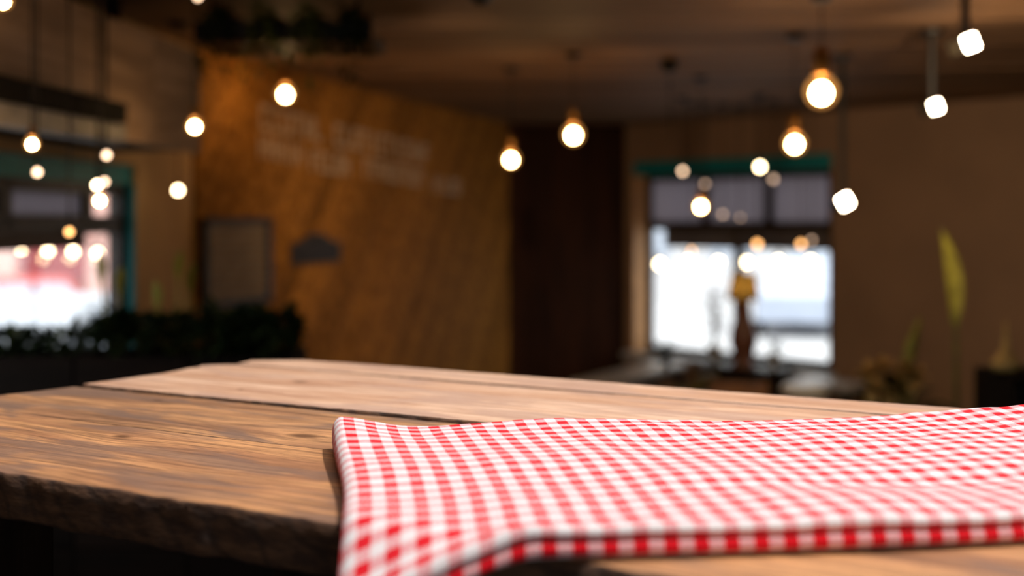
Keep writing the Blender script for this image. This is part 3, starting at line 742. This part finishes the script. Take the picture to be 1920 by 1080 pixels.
bush(t, 16, .07, .5, .30, M_leafd, 5, .4)
# bouquet like plant with yellow spikes
base = at(1680, 0, 5.0); t = thing('spiked_plant', (base.x, 5.0, 0), 'potted plant with straw yellow blooms, one tall spike and dark leaves', 'plant')
pot(t, .17, .62, M_terra)
zf = at(0, 700, 5.0).z
stems(t, 9, .14, zf - .55, 3, M_leafm, .58)
bush(t, 60, .10, .55, .20, M_leafd, 8, .62)
b = MB(); zs = at(0, 592, 5.0).z
b.tube([(.0, -.05, .6), (.02, -.06, zf), (.045, -.06, (zf + zs) / 2), (.085, -.06, zs)], [.012, .022, .026, .006], 8); b.build('flower_spike', M_leafy, t, True)
rg = random.Random(4)
for (px, py, rr) in ((1626, 702, .07), (1655, 692, .06), (1690, 702, .07), (1714, 712, .075), (1672, 738, .07), (1640, 734, .06)):
    q = at(px, py, 4.9); c0 = q - Vector((base.x, 5.0, 0)); b = MB()
    for i in range(26):
        d = Vector((rg.gauss(0, 1), rg.gauss(0, 1), rg.gauss(0, 1) + .3)).normalized(); b.leaf(c0, c0 + d * rr * 1.25, rr * .55, .1, 3)
    b.tube([(c0.x * .3, 0, .65), (c0.x * .8, c0.y * .6, c0.z - .12), tuple(c0)], .006, 5)
    b.build('bloom', M_straw, t, True)
# corner post
fR_post = LR - 0.62
b = MB(); b.prism([(4.02, 0), (4.22, 0), (4.22, CEIL - .01), (4.02, CEIL - .01)], fR, 0.0, 0.14)
tag(b.build('trim_1', M_dark), kind='structure')

# ------------------------------------------------------------------ furniture by the right window
M_chair = plain('olive painted wood', (112, 98, 44), 0.55, 0.2, 12)
M_chairb = plain('tan bentwood', (150, 104, 66), 0.5, 0.2, 12)
def chair(loc, rz, mat, label, group):
    t = thing('dining_chair', loc, label, 'chair', group, rz)
    b = MB(); b.box((0, 0, .45), (.42, .42, .03)); b.build('seat', mat, t, bevel=.008)
    for x in (-1, 1):
        b = MB(); b.tube([(x * .18, -.18, .44), (x * .19, -.19, 0)], [.018, .013], 8); b.build('leg', mat, t)
        b = MB(); b.tube([(x * .18, .19, .86), (x * .185, .185, .44), (x * .19, .22, 0)], [.014, .018, .013], 8); b.build('leg', mat, t)
    b = MB()
    for z0 in (.62, .76): b.box((0, .195, z0 + .045), (.37, .02, .09))
    b.build('backrest', mat, t)
def dining_table(loc, rz, lx, ly, z, label):
    t = thing('cafe_table', loc, label, 'table', 'cafe tables by the right window', rz)
    b = MB(); b.box((0, 0, z - .02), (lx, ly, .04)); b.build('table_top', M_grey, t, bevel=.006)
    for x in (-1, 1):
        for y in (-1, 1): b = MB(); b.box((x * (lx / 2 - .05), y * (ly / 2 - .05), (z - .04) / 2), (.05, .05, z - .04)); b.build('leg', M_black, t)
    b = MB(); b.box((0, 0, z - .075), (lx - .1, ly - .1, .06)); b.build('apron', M_black, t)
pa, pb = at(1165, 708, 1), at(1300, 682, 1)
T1 = Vector((.93, 8.75)); T2 = Vector((1.72, 8.6))
dining_table((.92, 8.72, 0), math.radians(58), 1.35, .34, .80, 'long grey topped cafe table running toward the right window')
dining_table((2.41, 8.60, 0), math.radians(-44.6), .52, .36, .74, 'small grey topped cafe table beneath the window sill')
chair((1.00, 7.75, 0), math.radians(-150), M_chair, 'olive wooden chair drawn up to the long grey table', 'chairs by the right window')
chair((1.24, 8.32, 0), math.radians(-120), M_chair, 'olive wooden chair standing between the grey tables', 'chairs by the right window')
chair((1.60, 7.95, 0), math.radians(165), M_chairb, 'tan wooden chair standing beneath the yellow shaded lamp', 'chairs by the right window')
t = thing('round_stool', (at(1508, 0, 7.7).x, 7.7, 0), 'white round-seated stool standing before the right window', 'stool')
M_white = plain('white lacquer', (238, 238, 236), 0.3, 0.04, 9)
zt = at(0, 722, 7.7).z
b = MB(); b.lathe([(.12, zt - .07), (.155, zt - .055), (.16, zt - .02), (.14, zt)], n=28); b.build('seat', M_white, t, True)
for i in range(4):
    a = PI / 4 + i * PI / 2; b = MB(); b.tube([(.09 * math.cos(a), .09 * math.sin(a), zt - .07), (.17 * math.cos(a), .17 * math.sin(a), 0)], .013, 8); b.build('leg', M_black, t)
b = MB(); b.tube([(.14 * math.cos(i * PI / 8), .14 * math.sin(i * PI / 8), .28) for i in range(17)], .008, 6); b.build('foot_ring', M_black, t)
# side counter with the lamp, and plants on it
t = thing('side_counter', (1.86, 9.05, 0), 'dark narrow counter standing below the middle of the right window', 'counter', rz=math.radians(-44.6))
b = MB(); b.box((0, 0, .385), (.66, .26, .77)); b.build('body', M_dark, t, bevel=.004)
b = MB(); b.box((0, 0, .785), (.70, .30, .03)); b.build('counter_top', M_frame, t, bevel=.004)
for s in (-1, 1):
    b = MB(); b.box((s * .162, -.138, .40), (.315, .016, .66)); d_ = b.build('door', M_frame, t)
    b = MB(); b.lathe([(.012, .42), (.016, .43), (.012, .44)], (s * .03, -.155, 0), 10); b.build('knob', M_brass, d_)
Yl = 8.98; q = at(1394, 540, Yl)
t = thing('table_lamp', (q.x, Yl, .80), 'table lamp with yellow drum shade and brown stem on dark counter', 'lamp')
k = N('yellow lamp shade'); df = k.n('ShaderNodeBsdfDiffuse'); tl = k.n('ShaderNodeBsdfTranslucent'); mx = k.n('ShaderNodeMixShader')
df.inputs[0].default_value = srgb(246, 214, 120); tl.inputs[0].default_value = srgb(255, 240, 176); mx.inputs[0].default_value = 0.6
k.l(df.outputs[0], mx.inputs[1]); k.l(tl.outputs[0], mx.inputs[2]); k.l(mx.outputs[0], k.o.inputs[0])
s0, s1 = at(0, 562, Yl).z - .8, at(0, 512, Yl).z - .8
b = MB(); b.lathe([(.10, 0), (.105, .015), (.07, .04), (.09, .12), (.11, .2), (.10, .3), (.065, .38), (.05, s0 + .02)], n=20); b.build('base', plain('brown glazed clay', (112, 72, 56), .35, .2, 9), t, True)
b = MB()
n = 24; P = []; Fc = []
for z, r in ((s0, .13), (s1, .095)):
    for i in range(n): a = 2 * PI * i / n; P.append((r * math.cos(a), r * math.sin(a), z))
for z, r in ((s0, .127), (s1, .092)):
    for i in range(n): a = 2 * PI * i / n; P.append((r * math.cos(a), r * math.sin(a), z))
for i in range(n):
    j = (i + 1) % n; Fc += [(i, j, n + j, n + i), (2 * n + i, 3 * n + i, 3 * n + j, 2 * n + j), (i, 2 * n + i, 2 * n + j, j), (n + i, n + j, 3 * n + j, 3 * n + i)]
b.add(P, Fc); b.build('shade', k.m, t, True)
b = MB(); b.lathe(bulb_profile(.03), (0, 0, (s0 + s1) / 2), 14); b.build('bulb', G_peach, t, True)
b = MB(); b.tube([(0, 0, s0), (0, 0, (s0 + s1) / 2 - .03)], .01, 8); b.build('bulb_holder', M_brass, t)
def pot_plant(px, Y, z, pr, ph, hh, size, n, mat, pm, label, seed, r=.08):
    t = thing('potted_plant', (at(px, 0, Y).x, Y, z), label, 'plant'); pot(t, pr, ph, pm); bush(t, n, r, hh, size, mat, seed, ph - .02); stems(t, 4, r * .6, hh * .8, seed + 1, M_leafm, ph - .02)
M_dry = plain('dry brown leaf', (126, 92, 66), 0.7, 0.25, 14)
pot_plant(1340, 9.26, .80, .06, .14, .46, .09, 90, M_dry, M_white, 'potted plant of dry brown leaves in white pot beside lamp', 31, .045)
pot_plant(1451, 8.845, .80, .045, .12, .12, .07, 40, M_leafd, M_white, 'little dark green plant in a white pot right of lamp', 33, .05)
pot_plant(1249, 9.06, .80, .045, .10, .10, .13, 22, M_leafd, M_black, 'little dark green plant in a black pot on long table', 35, .04)

# ------------------------------------------------------------------ outside
M_pave = plain('pale paving', (186, 186, 188), 0.8, 0.06, 1.2)
m = MB(); m.box((0, 16, -0.17), (60, 60, 0.1)); tag(m.build('ground_outside', M_pave), kind='structure')
M_fw = plain('white render', (218, 218, 220), 0.8, 0.04, 1)
M_fp = plain('pink render', (226, 182, 170), 0.8, 0.06, 1)
M_pane = plain('shop glass', (190, 200, 214), 0.15, 0.1, 2)
M_red = plain('dark red door paint', (150, 54, 58), 0.5, 0.15, 4)
def house(loc, wd, dp, ht, mat, label, wins, door, dmat, rz=0.0):
    t = thing('building', loc, label, 'building', rz=rz)
    b = MB(); b.box((0, dp / 2, ht / 2), (wd, dp, ht)); b.build('wall', mat, t)
    b = MB(); b.box((0, dp / 2 - .1, ht + .1), (wd + .4, dp + .4, .2)); b.build('roof', M_grey, t)
    for (x, z, a, h) in wins:
        b = MB(); b.box((x, -.03, z), (a + .12, .06, h + .12)); f = b.build('window', M_fw, t); b = MB(); b.box((x, -.065, z), (a, .02, h)); b.build('pane', M_pane, f)
    b = MB(); b.box((door, -.03, 1.05), (1.0, .06, 2.1)); f = b.build('door', dmat, t); b = MB(); b.lathe([(.03, 1.0), (.04, 1.03), (.03, 1.06)], (door + .38, -.09, 0), 10); b.build('knob', M_brass, f)
house((-7.2, 18.5, -.12), 7.2, 4, 5, M_fp, 'pink rendered building with red door outside the left window', [(1.6, 1.6, .9, 1.2), (-1.9, 1.6, .9, 1.2), (0, 3.8, 1, 1.2), (1.8, 3.8, 1, 1.2)], -.25, M_red, math.radians(20))
house((7.2, 30, -.12), 16, 4, 6, M_fw, 'white rendered building across the street from right window', [(-3.6, 1.7, 1.2, 1.1), (-1.4, 1.7, 1.2, 1.1), (2.6, 1.7, 1.2, 1.1), (-2, 4.4, 1.2, 1.2), (1, 4.4, 1.2, 1.2)], .7, M_pane)
def car(loc, rz, mat, label):
    t = thing('parked_car', loc, label, 'car', rz=rz)
    body = [(-2.0, .28), (2.0, .28), (2.05, .55), (1.95, .72), (1.05, .86), (-1.7, .9), (-2.02, .75)]
    cab = [(1.0, .85), (.35, 1.36), (-1.1, 1.40), (-1.75, .89)]
    b = MB(); b.prism(body, lambda a, c, d: Vector((a, d, c)), -.8, .8); b.build('body', mat, t, bevel=.05)
    b = MB(); b.prism(cab, lambda a, c, d: Vector((a, d, c)), -.68, .68); cb = b.build('cabin', mat, t, bevel=.04)
    for s in (-1, 1):
        for pl in ([(.72, .92), (.28, 1.28), (-.3, 1.31), (-.3, .92)], [(-.38, .92), (-.38, 1.31), (-1.02, 1.32), (-1.45, .94)]):
            b = MB(); b.prism(pl, lambda a, c, d: Vector((a, d, c)), s * .675, s * .69); b.build('side_window', M_pane, cb)
        for x in (-1.3, 1.3):
            b = MB(); b.lathe([(.22, -.1), (.31, -.09), (.31, .09), (.22, .1)], n=24); b.v = [(x + p[0], s * .74 + p[2], .31 + p[1]) for p in b.v]; wh = b.build('wheel', M_black, t)
            b = MB(); b.lathe([(.19, -.11), (.19, .11)], n=16); b.v = [(x + p[0], s * .74 + p[2], .31 + p[1]) for p in b.v]; b.build('hub_cap', M_grey, wh)
        b = MB(); b.box((2.03, s * .6, .62), (.04, .26, .12)); b.build('headlight', M_fw, t)
M_cw = plain('white car paint', (176, 182, 192), .4, .03, 3); M_cr = plain('salmon red car paint', (214, 96, 92), .25, .05, 3); M_cb = plain('blue grey car paint', (186, 196, 214), .25, .05, 3)
car((-6.5, 14.6, -.12), math.radians(75), M_cr, 'salmon red parked car seen through the left window')
car((-4.0, 11.0, -.12), math.radians(75), M_cw, 'white parked car seen through the left window')
car((5.6, 22.0, -.12), math.radians(76), M_cb, 'blue grey parked car outside the right window')
